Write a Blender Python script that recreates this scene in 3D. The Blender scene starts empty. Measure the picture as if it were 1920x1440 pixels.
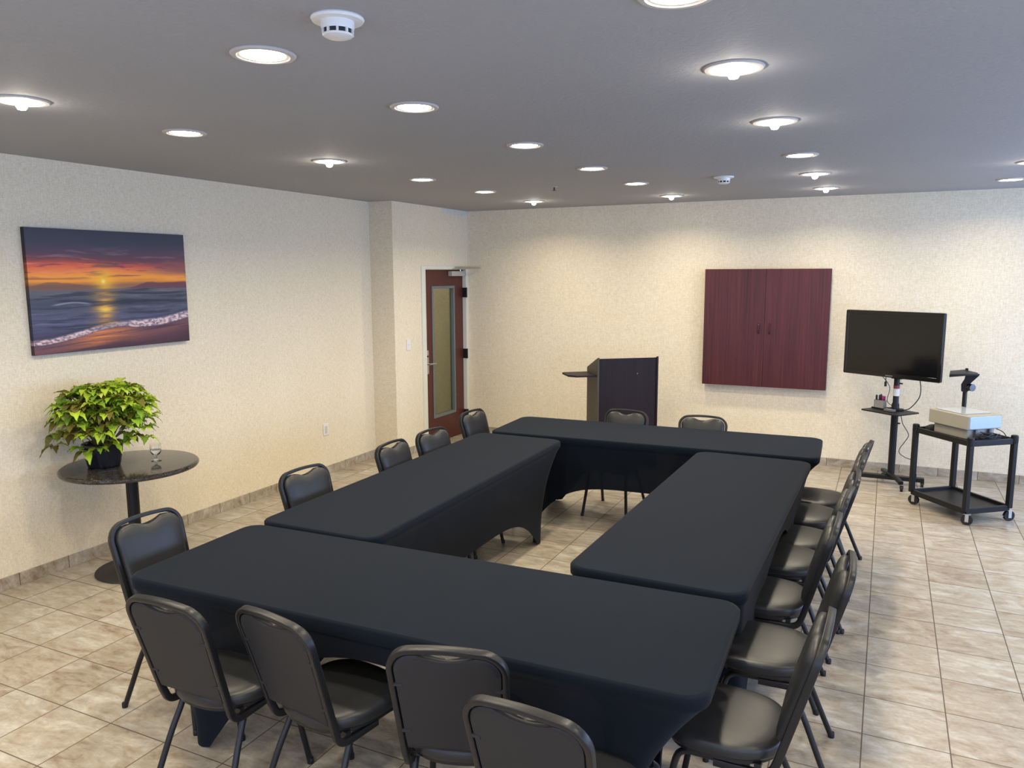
import bpy, math, random
from math import sin, cos, pi, radians as R, sqrt, exp
from mathutils import Vector as V, Matrix, noise as NZ

SC = bpy.context.scene
COL = SC.collection
random.seed(7)

# ------------------------------------------------------------------ room numbers
XL, XD, YB, H = -5.0986, -4.8034, 8.7169, 2.8039      # left wall, door wall, back wall, ceiling
YP = 7.0514                                            # where the left wall steps into the room
XR, YF = 3.6, -2.6                                     # right wall, wall behind the viewer

# ------------------------------------------------------------------ materials
class NT:
    def __init__(s, name):
        s.m = bpy.data.materials.new(name); s.m.use_nodes = True
        s.t = s.m.node_tree; s.t.nodes.clear()
        s.out = s.n('ShaderNodeOutputMaterial')
        s.b = s.n('ShaderNodeBsdfPrincipled')
        s.t.links.new(s.b.outputs[0], s.out.inputs[0])
    def n(s, t, **k):
        o = s.t.nodes.new(t)
        for a, v in k.items(): setattr(o, a, v)
        return o
    def link(s, a, b): s.t.links.new(a, b)
    def put(s, inp, v):
        if hasattr(v, 'is_output') or isinstance(v, bpy.types.NodeSocket): s.link(v, inp)
        else: inp.default_value = v
    def math(s, op, a, b=0.0, c=0.0):
        o = s.n('ShaderNodeMath', operation=op)
        s.put(o.inputs[0], a); s.put(o.inputs[1], b); s.put(o.inputs[2], c)
        return o.outputs[0]
    def mix(s, f, a, b):
        o = s.n('ShaderNodeMix', data_type='RGBA')
        s.put(o.inputs[0], f)
        s.put(o.inputs[6], a if not isinstance(a, tuple) else (*a, 1)); s.put(o.inputs[7], b if not isinstance(b, tuple) else (*b, 1))
        return o.outputs[2]
    def pos(s): return s.n('ShaderNodeTexCoord').outputs['Object']
    def sep(s, v):
        o = s.n('ShaderNodeSeparateXYZ'); s.link(v, o.inputs[0]); return o.outputs
    def comb(s, x, y, z):
        o = s.n('ShaderNodeCombineXYZ')
        for i, q in enumerate((x, y, z)): s.put(o.inputs[i], q)
        return o.outputs[0]
    def noise(s, v, scale, detail=3, rough=.5, dist=0):
        o = s.n('ShaderNodeTexNoise'); s.link(v, o.inputs['Vector'])
        o.inputs['Scale'].default_value = scale; o.inputs['Detail'].default_value = detail
        o.inputs['Roughness'].default_value = rough; o.inputs['Distortion'].default_value = dist
        return o.outputs['Fac']
    def scale(s, v, x, y, z):
        o = s.n('ShaderNodeVectorMath', operation='MULTIPLY'); s.link(v, o.inputs[0]); o.inputs[1].default_value = (x, y, z)
        return o.outputs[0]
    def add(s, a, b):
        o = s.n('ShaderNodeVectorMath', operation='ADD'); s.link(a, o.inputs[0]); s.put(o.inputs[1], b); return o.outputs[0]
    def ramp(s, f, stops):
        o = s.n('ShaderNodeValToRGB'); s.link(f, o.inputs[0]); e = o.color_ramp.elements
        while len(e) < len(stops): e.new(.5)
        for i, (p, c) in enumerate(stops): e[i].position = p; e[i].color = (*c, 1)
        return o.outputs[0]
    def bump(s, h, strength, dist):
        o = s.n('ShaderNodeBump'); s.link(h, o.inputs['Height'])
        o.inputs['Strength'].default_value = strength; o.inputs['Distance'].default_value = dist
        s.link(o.outputs[0], s.b.inputs['Normal'])
    def set(s, **k):
        for a, v in k.items():
            i = s.b.inputs[{'col': 'Base Color', 'rough': 'Roughness', 'metal': 'Metallic', 'spec': 'Specular IOR Level',
                            'sheen': 'Sheen Weight', 'sheenr': 'Sheen Roughness', 'trans': 'Transmission Weight', 'ior': 'IOR', 'coat': 'Coat Weight',
                            'coatr': 'Coat Roughness', 'alpha': 'Alpha', 'emc': 'Emission Color', 'ems': 'Emission Strength'}[a]]
            if isinstance(v, tuple): v = (*v, 1)
            s.put(i, v)
        return s

def simple(name, col, rough=.5, var=.06, nscale=40, bump=0, **k):
    """plain coloured surface with a little procedural mottling"""
    t = NT(name); p = t.pos(); f = t.noise(p, nscale, 3)
    a = tuple(c * (1 - var) for c in col); b = tuple(min(1, c * (1 + var)) for c in col)
    t.set(col=t.mix(f, a, b), rough=rough, **k)
    if bump: t.bump(f, bump, .002)
    return t.m

M = {}
def mats():
    # --- beige stone look floor tile on a 0.3465 m grid
    P = .3463
    def tile(name, ox, oy, wall_axis=None):
        t = NT(name); p = t.pos(); x, y, z = t.sep(p)
        g = .0052
        if wall_axis is None:
            u = t.math('DIVIDE', t.math('SUBTRACT', x, ox), P); v = t.math('DIVIDE', t.math('SUBTRACT', y, oy), P)
        else:
            u = t.math('DIVIDE', t.math('SUBTRACT', y if wall_axis == 'y' else x, ox), P); v = None
        def edge(c):
            f = t.math('FRACT', c); e = t.math('MINIMUM', f, t.math('SUBTRACT', 1.0, f))
            return t.math('LESS_THAN', e, g / 2 / P)
        gm = edge(u)
        if v is not None: gm = t.math('MAXIMUM', gm, edge(v))
        cid = t.comb(t.math('FLOOR', u), t.math('FLOOR', v) if v is not None else 0.0, 0.0)
        w = t.n('ShaderNodeTexWhiteNoise', noise_dimensions='3D'); t.link(cid, w.inputs[0])
        off = t.scale(w.outputs['Color'], 37, 23, 11)
        pp = t.add(p, off)
        n1 = t.noise(t.scale(pp, 4.2, 8.5, 6), 1.0, 7, .68, 1.4)
        n2 = t.noise(t.scale(pp, 9, 22, 20), 1.0, 5, .65, .6)
        n3 = t.noise(pp, 60, 3, .6)
        f = t.math('ADD', t.math('MULTIPLY', n1, .50), t.math('ADD', t.math('MULTIPLY', n2, .38), t.math('MULTIPLY', n3, .12)))
        f = t.math('ADD', f, t.math('MULTIPLY', t.math('SUBTRACT', w.outputs['Value'], .5), .07))
        c = t.ramp(f, [(.35, (.20, .150, .10)), (.44, (.315, .262, .195)), (.53, (.385, .342, .28)), (.64, (.50, .475, .425))])
        col = t.mix(gm, c, (.10, .07, .048))
        t.set(col=col, rough=t.math('ADD', t.math('MULTIPLY', gm, .4), t.math('ADD', t.math('MULTIPLY', n2, .16), .27)), spec=.45)
        h = t.math('SUBTRACT', t.math('MULTIPLY', n2, .25), t.math('MULTIPLY', gm, 1.0)); t.bump(h, .35, .0018)
        return t.m
    M['floor'] = tile('beige_stone_floor_tile', .007, 1.8437)
    M['base_y'] = tile('baseboard_tile_left', 4.41, 0, 'y')
    M['base_x'] = tile('baseboard_tile_back', .202, 0, 'x')
    # --- woven wallpaper
    t = NT('beige_woven_wallpaper'); p = t.pos()
    a = t.noise(t.scale(p, 30, 30, 150), 1.0, 2, .6); b = t.noise(t.scale(p, 150, 150, 26), 1.0, 2, .6); c = t.noise(t.scale(p, 1, 1, .4), 1.6, 3)
    d = t.noise(p, 75, 2, .6)
    f = t.math('ADD', t.math('MULTIPLY', a, .34), t.math('ADD', t.math('MULTIPLY', b, .34), t.math('ADD', t.math('MULTIPLY', c, .10), t.math('MULTIPLY', d, .22))))
    t.set(col=t.ramp(f, [(.38, (.65, .570, .418)), (.5, (.735, .654, .503)), (.62, (.81, .742, .612))]), rough=.78, spec=.25)
    t.bump(f, .18, .002); M['wall'] = t.m
    # --- knockdown plaster ceiling
    t = NT('grey_textured_ceiling'); p = t.pos(); a = t.noise(p, 42, 4, .55, .5); b = t.noise(p, 1.2, 2)
    t.set(col=t.mix(b, (.355, .36, .375), (.385, .39, .405)), rough=.8, spec=.12)
    t.bump(t.math('SMOOTH_MIN', a, .56, .08), .55, .006); M['ceiling'] = t.m
    M['plaster'] = simple('white_plaster_patch', (.62, .63, .62), .7, .12, 15, .2)
    # --- stretch cloth
    t = NT('black_stretch_cloth'); p = t.pos(); w = t.noise(p, 700, 2); l = t.noise(p, 6, 3)
    t.set(col=t.mix(l, (.0036, .0062, .0115), (.0050, .0080, .0145)), rough=.9, spec=.06, sheen=.043, sheenr=.5); t.bump(w, .1, .0006)
    tr = t.n('ShaderNodeBsdfTransparent'); mx = t.n('ShaderNodeMixShader'); mx.inputs[0].default_value = .005
    t.link(t.b.outputs[0], mx.inputs[1]); t.link(tr.outputs[0], mx.inputs[2]); t.link(mx.outputs[0], t.out.inputs[0])
    M['cloth'] = t.m
    M['clothtop'] = M['cloth']
    # --- chair
    t = NT('black_vinyl'); p = t.pos(); n = t.noise(p, 260, 3); l = t.noise(p, 9, 3, .6)
    t.set(col=t.mix(l, (.012, .013, .015), (.02, .021, .023)), rough=t.math('ADD', .30, t.math('MULTIPLY', l, .14)), spec=.38); t.bump(t.math('ADD', n, t.math('MULTIPLY', l, 6)), .12, .0012); M['vinyl'] = t.m
    M['frame'] = simple('black_painted_steel', (.008, .0085, .010), .36, .15, 60, .05, spec=.36)
    M['panel'] = simple('charcoal_plastic_panel', (.016, .017, .020), .5, .08, 120, .05, spec=.28)
    M['rubber'] = simple('black_rubber', (.012, .012, .012), .7)
    M['blackmetal'] = simple('satin_black_metal', (.008, .009, .011), .45, .12, 50, spec=.3)
    M['blackplastic'] = simple('black_plastic', (.008, .008, .010), .45, .1, spec=.3)
    t = NT('black_glossy_screen'); t.set(col=(.003, .0035, .005), rough=.09, spec=.5); M['screen'] = t.m
    M['gloss'] = simple('black_gloss_bezel', (.006, .006, .007), .15)
    # --- woods
    def wood(name, c1, c2, rough, sx=60, sz=1.2, spec=.4):
        t = NT(name); p = t.pos(); n = t.noise(t.scale(p, sx, sx, sz), 1.0, 4, .6, .3); n2 = t.noise(t.scale(p, 7, 7, .5), 1.0, 3)
        f = t.math('ADD', t.math('MULTIPLY', n, .6), t.math('MULTIPLY', n2, .4))
        t.set(col=t.ramp(f, [(.3, c1), (.7, c2)]), rough=rough, spec=spec); t.bump(n, .04, .001); return t.m
    M['mahog'] = wood('mahogany_laminate', (.034, .0065, .008), (.105, .024, .023), .36)
    M['door'] = wood('red_mahogany_door', (.060, .012, .010), (.092, .022, .018), .4, 30)
    M['lect'] = wood('dark_wenge_laminate', (.010, .006, .009), (.019, .012, .016), .55, spec=.22)
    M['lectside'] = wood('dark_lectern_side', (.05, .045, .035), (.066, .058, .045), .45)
    # --- granite
    t = NT('dark_polished_granite'); p = t.pos(); a = t.noise(p, 120, 4, .7); b = t.noise(p, 30, 4, .6)
    t.set(col=t.ramp(t.math('ADD', t.math('MULTIPLY', a, .6), t.math('MULTIPLY', b, .4)), [(.38, (.008, .007, .006)), (.56, (.035, .03, .025)), (.68, (.16, .13, .10))]), rough=.13, spec=.5); M['granite'] = t.m
    M['cast'] = simple('black_cast_iron', (.016, .015, .014), .6, .3, 200, .3)
    M['pot'] = simple('glossy_black_pot', (.005, .007, .013), .22)
    M['soil'] = simple('dark_soil', (.02, .014, .01), .9, .4, 90, .8)
    # foliage from per-leaf colour attribute
    t = NT('coleus_leaf'); a = t.n('ShaderNodeVertexColor', layer_name='Col'); p = t.pos(); n = t.noise(p, 55, 3)
    hs = t.mix(t.math('MULTIPLY', n, .4), a.outputs[0], (.26, .40, .04)); t.set(col=hs, rough=.42, spec=.4)
    tl = t.n('ShaderNodeBsdfTranslucent'); t.link(hs, tl.inputs[0]); mx = t.n('ShaderNodeMixShader'); mx.inputs[0].default_value = .25
    t.link(t.b.outputs[0], mx.inputs[1]); t.link(tl.outputs[0], mx.inputs[2]); t.link(mx.outputs[0], t.out.inputs[0]); M['leaf'] = t.m
    M['stem'] = simple('brown_green_stem', (.10, .085, .03), .6, .3)
    t = NT('sunset_canvas_print'); a = t.n('ShaderNodeVertexColor', layer_name='Col'); p = t.pos()
    t.set(col=a.outputs[0], rough=.55, spec=.3); t.bump(t.noise(p, 900, 1), .1, .0004); M['art'] = t.m
    # --- small stuff
    M['white'] = simple('white_plastic', (.74, .74, .72), .4, .03)
    M['ivory'] = simple('ivory_painted_steel', (.68, .68, .60), .45, .03)
    M['visframe'] = simple('grey_steel_vision_frame', (.13, .155, .165), .4, .05)
    t = NT('brushed_nickel'); t.set(col=(.62, .60, .56), metal=1.0, rough=.3); M['nickel'] = t.m
    M['hinge'] = simple('dark_bronze_hinge', (.03, .025, .025), .4, .1, metal=.6)
    M['alu'] = simple('painted_aluminium_closer', (.42, .41, .38), .4, .05)
    t = NT('door_glass'); gl = t.n('ShaderNodeBsdfGlossy'); gl.inputs['Roughness'].default_value = .03; tr = t.n('ShaderNodeBsdfTransparent'); tr.inputs[0].default_value = (.78, .82, .76, 1)
    mx = t.n('ShaderNodeMixShader'); mx.inputs[0].default_value = .06; t.link(tr.outputs[0], mx.inputs[1]); t.link(gl.outputs[0], mx.inputs[2]); t.link(mx.outputs[0], t.out.inputs[0]); M['pane'] = t.m
    t = NT('clear_glass'); t.set(col=(.98, .99, .99), rough=.01, trans=1.0, ior=1.47); M['glass'] = t.m
    t = NT('water'); t.set(col=(.97, .98, .98), rough=.0, trans=1.0, ior=1.33); M['water'] = t.m
    M['projbody'] = simple('beige_grey_plastic', (.34, .315, .255), .5, .03)
    M['projside'] = simple('pale_blue_grey_plastic', (.40, .50, .66), .5, .03)
    t = NT('fresnel_stage_glass'); t.set(col=(.40, .44, .47), rough=.1, spec=.6); M['stage'] = t.m
    t = NT('mirror'); t.set(col=(.8, .8, .8), metal=1.0, rough=.03); M['mirror'] = t.m
    M['clearbox'] = simple('clear_marker_tray', (.30, .29, .27), .25, .2, 60)
    M['purple'] = simple('purple_marker', (.06, .025, .12), .35); M['magenta'] = simple('magenta_marker', (.35, .02, .13), .35)
    M['darkcap'] = simple('dark_marker', (.015, .012, .02), .35); M['grey'] = simple('grey_plastic', (.13, .13, .14), .4)
    M['labelwhite'] = simple('white_paper_label', (.72, .73, .70), .6, .04); M['labelred'] = simple('red_label_band', (.26, .04, .04), .5)
    M['zinc'] = simple('zinc_plated_steel', (.55, .56, .58), .35, .1, metal=.7)
    M['detdark'] = simple('dark_vent_mesh', (.02, .022, .028), .7)
    t = NT('lamp_face'); e = t.n('ShaderNodeEmission'); e.inputs[0].default_value = (1, .93, .82, 1); e.inputs[1].default_value = 26; t.link(e.outputs[0], t.out.inputs[0]); M['lamp'] = t.m
    M['reflector'] = simple('pale_lamp_reflector', (.62, .58, .50), .35, .03)
    M['trimring'] = simple('grey_lamp_trim', (.5, .48, .46), .45, .05)
    M['tabletop'] = simple('grey_folding_table_top', (.25, .24, .23), .5)
    t = NT('window_glass'); gl = t.n('ShaderNodeBsdfGlossy'); gl.inputs['Roughness'].default_value = .03; tr = t.n('ShaderNodeBsdfTransparent'); tr.inputs[0].default_value = (.94, .97, 1, 1)
    mx = t.n('ShaderNodeMixShader'); mx.inputs[0].default_value = .06; t.link(tr.outputs[0], mx.inputs[1]); t.link(gl.outputs[0], mx.inputs[2]); t.link(mx.outputs[0], t.out.inputs[0]); M['winpane'] = t.m
mats()

# ------------------------------------------------------------------ mesh helpers
class MB:
    def __init__(s): s.v = []; s.f = []; s.mi = []; s.cur = 0; s.col = None
    def add(s, vs, fs):
        o = len(s.v); s.v += [tuple(q) for q in vs]; s.f += [tuple(i + o for i in f) for f in fs]; s.mi += [s.cur] * len(fs); return s
    def box(s, c, d, rz=0, mat=None):
        x, y, z = (q / 2 for q in d)
        vs = [V((a * x, b * y, e * z)) for a in (-1, 1) for b in (-1, 1) for e in (-1, 1)]
        m = mat or (Matrix.Rotation(rz, 3, 'Z'))
        vs = [m @ q + V(c) for q in vs]
        return s.add(vs, [(0, 1, 3, 2), (4, 6, 7, 5), (0, 4, 5, 1), (2, 3, 7, 6), (0, 2, 6, 4), (1, 5, 7, 3)])
    def bx(s, x0, x1, y0, y1, z0, z1): return s.box(((x0 + x1) / 2, (y0 + y1) / 2, (z0 + z1) / 2), (abs(x1 - x0), abs(y1 - y0), abs(z1 - z0)))
    def rings(s, rings, cap0=True, cap1=True, closed=True):
        n = len(rings[0]); vs = [p for r in rings for p in r]; fs = []
        for i in range(len(rings) - 1):
            for j in range(n if closed else n - 1):
                k = (j + 1) % n; fs.append((i * n + j, i * n + k, (i + 1) * n + k, (i + 1) * n + j))
        if cap0: fs.append(tuple(range(n - 1, -1, -1)))
        if cap1: fs.append(tuple((len(rings) - 1) * n + j for j in range(n)))
        return s.add(vs, fs)
    def lathe(s, prof, c=(0, 0, 0), n=32, cap0=True, cap1=True):
        return s.rings([[(c[0] + r * cos(2 * pi * j / n), c[1] + r * sin(2 * pi * j / n), c[2] + z) for j in range(n)] for r, z in prof], cap0, cap1)
    def sweep(s, path, prof, D=None, cap=True):
        """sweep a closed 2-D profile (u along D, v across) along a path"""
        P = [V(p) for p in path]; rs = []
        d = None
        for i, p in enumerate(P):
            T = (P[min(i + 1, len(P) - 1)] - P[max(i - 1, 0)]).normalized()
            if D: d = V(D[i])
            elif d is None: d = T.orthogonal()
            d = (d - T * d.dot(T)).normalized(); e = T.cross(d)
            rs.append([p + d * u + e * w for u, w in prof])
        return s.rings(rs, cap, cap)
    def tube(s, path, r, n=10, cap=True): return s.sweep(path, [(r * cos(2 * pi * j / n), r * sin(2 * pi * j / n)) for j in range(n)], cap=cap)
    def cyl(s, a, b, r, n=20): return s.tube([a, b], r, n)
    def prism(s, poly, z0, z1):
        return s.rings([[(x, y, z0) for x, y in poly], [(x, y, z1) for x, y in poly]])
    def extr(s, poly3, d):
        d = V(d); return s.rings([[V(p) for p in poly3], [V(p) + d for p in poly3]])
    def build(s, name, mat, parent=None, smooth=False, bevel=0, seg=2, loc=None, rz=None, angle=35):
        me = bpy.data.meshes.new(name); me.from_pydata(s.v, [], s.f)
        ms = mat if isinstance(mat, (list, tuple)) else [mat]
        for q in ms: me.materials.append(M[q] if isinstance(q, str) else q)
        if len(ms) > 1: me.polygons.foreach_set('material_index', s.mi)
        me.validate(); me.update()
        import bmesh
        b = bmesh.new(); b.from_mesh(me); bmesh.ops.recalc_face_normals(b, faces=b.faces); b.to_mesh(me); b.free()
        o = bpy.data.objects.new(name, me); COL.objects.link(o)
        if smooth:
            me.shade_smooth()
            if angle < 179:
                b = bmesh.new(); b.from_mesh(me); ca = R(angle)
                for e in b.edges:
                    if len(e.link_faces) == 2 and e.calc_face_angle(0) > ca: e.smooth = False
                b.to_mesh(me); b.free()
        if bevel:
            m = o.modifiers.new('bevel', 'BEVEL'); m.width = bevel; m.segments = seg; m.limit_method = 'ANGLE'; m.angle_limit = R(40)
            if not smooth: me.shade_smooth()
            m.harden_normals = True
        if parent: o.parent = parent
        if loc is not None: o.location = loc
        if rz is not None: o.rotation_euler = (0, 0, rz)
        return o

def arc(c, r, a0, a1, n): return [(c[0] + r * cos(a0 + (a1 - a0) * i / n), c[1] + r * sin(a0 + (a1 - a0) * i / n)) for i in range(n + 1)]
def rrect(w, h, r, n=5, cx=0, cy=0):
    x, y = w / 2 - r, h / 2 - r; P = []
    for (a, b, s) in ((x, y, 0), (-x, y, 1), (-x, -y, 2), (x, -y, 3)): P += arc((cx + a, cy + b), r, s * pi / 2, (s + 1) * pi / 2, n)
    return P
def smoothpath(pts, n=8):
    P = [V(p) for p in pts]; out = []
    for i in range(len(P) - 1):
        a, b, c, d = P[max(i - 1, 0)], P[i], P[i + 1], P[min(i + 2, len(P) - 1)]
        for k in range(n):
            t = k / n
            out.append(.5 * ((2 * b) + (c - a) * t + (2 * a - 5 * b + 4 * c - d) * t * t + (3 * b - a - 3 * c + d) * t ** 3))
    out.append(P[-1]); return out

def thing(name, label, cat, loc=(0, 0, 0), rz=0, group=None):
    o = bpy.data.objects.new(name, None); COL.objects.link(o); o.empty_display_size = .1
    o.location = loc; o.rotation_euler = (0, 0, rz)
    return tag(o, label, cat, group)
def tag(o, label=None, cat=None, group=None, kind=None):
    if label: o['label'] = label
    if cat: o['category'] = cat
    if group: o['group'] = group
    if kind: o['kind'] = kind
    return o
def struct(o, label=None):
    o['kind'] = 'structure'
    if label: o['label'] = label
    return o
def dup(root, loc, rz, label, group=None):
    r = root.copy(); COL.objects.link(r); r.location = loc; r.rotation_euler = (0, 0, rz); r['label'] = label
    if group: r['group'] = group
    for ch in root.children:
        c = ch.copy(); COL.objects.link(c); c.parent = r
        for g in ch.children:
            k = g.copy(); COL.objects.link(k); k.parent = c
    return r

# ------------------------------------------------------------------ the room
b = MB(); b.bx(-7.2, XR + .2, YF - .2, YB + .2, -.1, 0); struct(b.build('floor', 'floor'))
b = MB(); b.bx(-7.2, XR + .2, YF - .2, YB + .2, H, H + .1); struct(b.build('ceiling', 'ceiling'))
DY0, DY1, DZ = 7.625, 8.685, 2.118                      # door opening
b = MB(); b.bx(XL - .15, XL, YF - .2, YP, 0, H); b.bx(XL - .15, XD, YP, YP + .12, 0, H)
b.bx(XD - .12, XD, YP + .12, DY0, 0, H); b.bx(XD - .12, XD, DY0, DY1, DZ, H); b.bx(XD - .12, XD, DY1, YB, 0, H)
struct(b.build('wall_left', 'wall'))
b = MB(); b.bx(-7.2, XR + .2, YB, YB + .15, 0, H); struct(b.build('wall_back', 'wall'))
b = MB(); b.bx(-7.2, -7.05, YP - .5, YB, 0, H); b.bx(-7.05, XL - .15, YP - .15, YP, 0, H); struct(b.build('wall_corridor', 'wall'))
# right wall with a run of windows
WY = [(-1.9, .1), (.6, 2.6), (3.1, 5.1), (5.7, 8.3)]; WZ0, WZ1 = .55, 2.35
b = MB(); b.bx(XR, XR + .2, YF, YB, 0, WZ0); b.bx(XR, XR + .2, YF, YB, WZ1, H)
ys = [YF] + [q for w in WY for q in w] + [YB]
for i in range(0, len(ys), 2): b.bx(XR, XR + .2, ys[i], ys[i + 1], WZ0, WZ1)
struct(b.build('wall_right', 'wall'))
WX = [(-4.3, -1.9), (-1.3, 1.1), (1.5, 3.2)]
b = MB(); b.bx(XL - .15, XR + .2, YF - .2, YF, 0, WZ0); b.bx(XL - .15, XR + .2, YF - .2, YF, WZ1, H)
xs = [XL - .15] + [q for w in WX for q in w] + [XR + .2]
for i in range(0, len(xs), 2): b.bx(xs[i], xs[i + 1], YF - .2, YF, WZ0, WZ1)
struct(b.build('wall_front', 'wall'))
n = 0
for (a, c) in WY:
    n += 1; b = MB(); f = .05
    for (p, q, z0, z1) in ((a, a + f, WZ0, WZ1), (c - f, c, WZ0, WZ1), (a, c, WZ0, WZ0 + f), (a, c, WZ1 - f, WZ1), ((a + c) / 2 - f / 2, (a + c) / 2 + f / 2, WZ0, WZ1)): b.bx(XR + .06, XR + .12, p, q, z0, z1)
    w = struct(b.build('window_%d' % n, 'ivory'))
    b = MB(); b.bx(XR + .085, XR + .095, a, c, WZ0, WZ1); b.build('window_pane', 'winpane', w)
for (a, c) in WX:
    n += 1; b = MB(); f = .05
    for (p, q, z0, z1) in ((a, a + f, WZ0, WZ1), (c - f, c, WZ0, WZ1), (a, c, WZ0, WZ0 + f), (a, c, WZ1 - f, WZ1), ((a + c) / 2 - f / 2, (a + c) / 2 + f / 2, WZ0, WZ1)): b.bx(p, q, YF - .12, YF - .06, z0, z1)
    w = struct(b.build('window_%d' % n, 'ivory'))
    b = MB(); b.bx(a, c, YF - .095, YF - .085, WZ0, WZ1); b.build('window_pane', 'winpane', w)
# tiled baseboards
bt, bh = .011, .086
b = MB(); b.bx(XL, XL + bt, YF, YP, 0, bh); b.bx(XD, XD + bt, YP - bt, DY0 - .03, 0, bh); struct(b.build('baseboard_left', 'base_y', bevel=.002))
b = MB(); b.bx(XL + bt, XD, YP - bt, YP, 0, bh); struct(b.build('baseboard_corner', 'base_x', bevel=.002))
b = MB(); b.bx(XD + bt, XR, YB - bt, YB, 0, bh); struct(b.build('baseboard_back', 'base_x', bevel=.002))
# thin corner bead and the white patch of bare plaster near the ceiling
b = MB(); b.bx(XD, XD + .012, YB - .012, YB, bh, H); struct(b.build('trim_1', 'wall'))
b = MB(); random.seed(9)
lo = [(8.10 + .6 * q / 24, H - .028 - .030 * abs(sin(q * .9 + .4)) - .012 * random.random()) for q in range(25)]
b.extr([(XD - .002, y, z) for y, z in lo] + [(XD - .002, 8.70, H - .004), (XD - .002, 8.10, H - .004)], (.005, 0, 0))
struct(b.build('trim_2', 'plaster'), 'rough white plaster patch at the ceiling above the red door')

# ------------------------------------------------------------------ door
def door():
    leafx = XD - .035
    y0, y1, z1 = 7.684, 8.625, 2.082; gy0, gy1, gz0, gz1 = 7.905, 8.385, .335, 1.862
    b = MB(); t = .045
    b.bx(leafx - t, leafx, y0, gy0, .008, z1); b.bx(leafx - t, leafx, gy1, y1, .008, z1); b.bx(leafx - t, leafx, gy0, gy1, .008, gz0); b.bx(leafx - t, leafx, gy0, gy1, gz1, z1)
    d = struct(b.build('door_1', 'door'), 'dark red wooden door with a tall glass pane')
    b = MB(); fx0, fx1 = XD - .12, XD + .014
    b.bx(fx0, fx1, DY0 - .028, y0 - .004, 0, DZ + .01); b.bx(fx0, fx1, y1 + .004, DY1 + .012, 0, DZ + .01); b.bx(fx0, fx1, y0 - .004, y1 + .004, z1 + .004, DZ + .01)
    b.build('door_frame', 'ivory', d, bevel=.003)
    b = MB(); w = .028
    for (p, q, r, s) in ((gy0 - w, gy0 + .004, gz0 - w, gz1 + w), (gy1 - .004, gy1 + w, gz0 - w, gz1 + w), (gy0 + .004, gy1 - .004, gz0 - w, gz0 + .004), (gy0 + .004, gy1 - .004, gz1 - .004, gz1 + w)): b.bx(leafx - t - .006, leafx + .009, p, q, r, s)
    b.build('vision_frame', 'visframe', d, bevel=.003)
    b = MB(); b.bx(leafx - t + .014, leafx - t + .02, gy0, gy1, gz0, gz1); b.build('glass_pane', 'pane', d)
    b = MB(); b.bx(leafx, leafx + .012, 7.718, 7.778, .865, 1.145); pl = b.build('lock_plate', 'nickel', d, bevel=.004)
    b = MB(); b.cyl((leafx + .012, 7.748, .985), (leafx + .05, 7.748, .985), .012); b.tube(smoothpath([(leafx + .05, 7.745, .985), (leafx + .055, 7.79, .985), (leafx + .052, 7.875, .98)], 5), .010)
    b.build('door_handle', 'nickel', pl, smooth=True)
    b = MB(); b.cyl((leafx + .012, 7.748, 1.075), (leafx + .02, 7.748, 1.075), .011); b.build('key_cylinder', 'hinge', pl, smooth=True)
    for z in (.25, 1.03, 1.80):
        b = MB(); b.bx(leafx, XD + .016, y1 - .004, y1 + .01, z - .06, z + .06); b.cyl((XD + .02, y1 + .003, z - .062), (XD + .02, y1 + .003, z + .062), .010, 12); b.build('hinge', 'hinge', d)
    b = MB(); b.bx(leafx, leafx + .06, 8.27, 8.59, 2.005, 2.065); cl = b.build('door_closer', 'alu', d, bevel=.006)
    b = MB(); b.cyl((leafx + .04, 8.50, 2.06), (leafx + .04, 8.50, 2.085), .012, 12)
    b.sweep([(leafx + .04, 8.30, 2.09), (XD + .20, 8.66, 2.10)], rrect(.016, .010, .003, 2)); b.sweep([(XD + .20, 8.665, 2.107), (XD + .015, 8.35, 2.112)], rrect(.016, .008, .003, 2))
    b.build('closer_arm', 'nickel', cl)
door()

# ------------------------------------------------------------------ wall plates
b = MB(); b.box((0, 0, 0), (.006, .075, .122)); o = b.build('light_switch', 'white', bevel=.003, loc=(XD + .004, 7.31, 1.25)); tag(o, 'white light switch plate on the wall left of the red door', 'light switch')
b = MB(); b.box((.006, 0, .004), (.010, .010, .022)); b.build('toggle', 'white', o)
b = MB(); b.box((0, 0, 0), (.006, .078, .122)); o = b.build('wall_outlet', 'white', bevel=.003, loc=(XL + .004, 6.2, .467)); tag(o, 'white electrical outlet low on the left wall', 'outlet')
b = MB(); b.box((.0045, 0, 0), (.004, .036, .072)); b.build('socket_face', simple('dull_white_socket', (.55, .54, .5), .5), o, bevel=.001)

# ------------------------------------------------------------------ ceiling fixtures
ROWX = [-3.49, -2.02, -.572, .875]
ROWY = [2.25, 3.17, 4.39, 5.575, 6.675, 7.86]
def make_light(low):
    """trim ring, reflector cone, lamp; a low lamp pokes out of its can and grazes the ceiling"""
    t = thing('recessed_light', 'x', 'ceiling light', (0, 0, H), 0, 'recessed ceiling lights')
    b = MB(); b.lathe([(.085, .002), (.112, .002), (.113, -.003), (.108, -.008), (.092, -.009), (.085, -.004), (.085, .002)], n=40, cap0=False, cap1=False); b.build('trim_ring', 'trimring', t, smooth=True)
    b = MB(); b.lathe([(.086, -.005), (.079, -.0035), (.07, -.002), (.069, .0)], n=40, cap0=False, cap1=False); b.build('reflector', 'reflector', t, smooth=True)
    b = MB()
    if low: b.lathe([(.0775, -.004), (.070, -.0085), (.026, -.011), (.023, -.028), (.016, -.040), (.004, -.043)], n=28)
    else: b.lathe([(.0775, -.004), (.070, -.0065), (.004, -.0075)], n=32)
    b.build('lamp', 'lamp', t, smooth=True)
    return t
protoH, protoL = make_light(False), make_light(True); usedH = usedL = False
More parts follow.
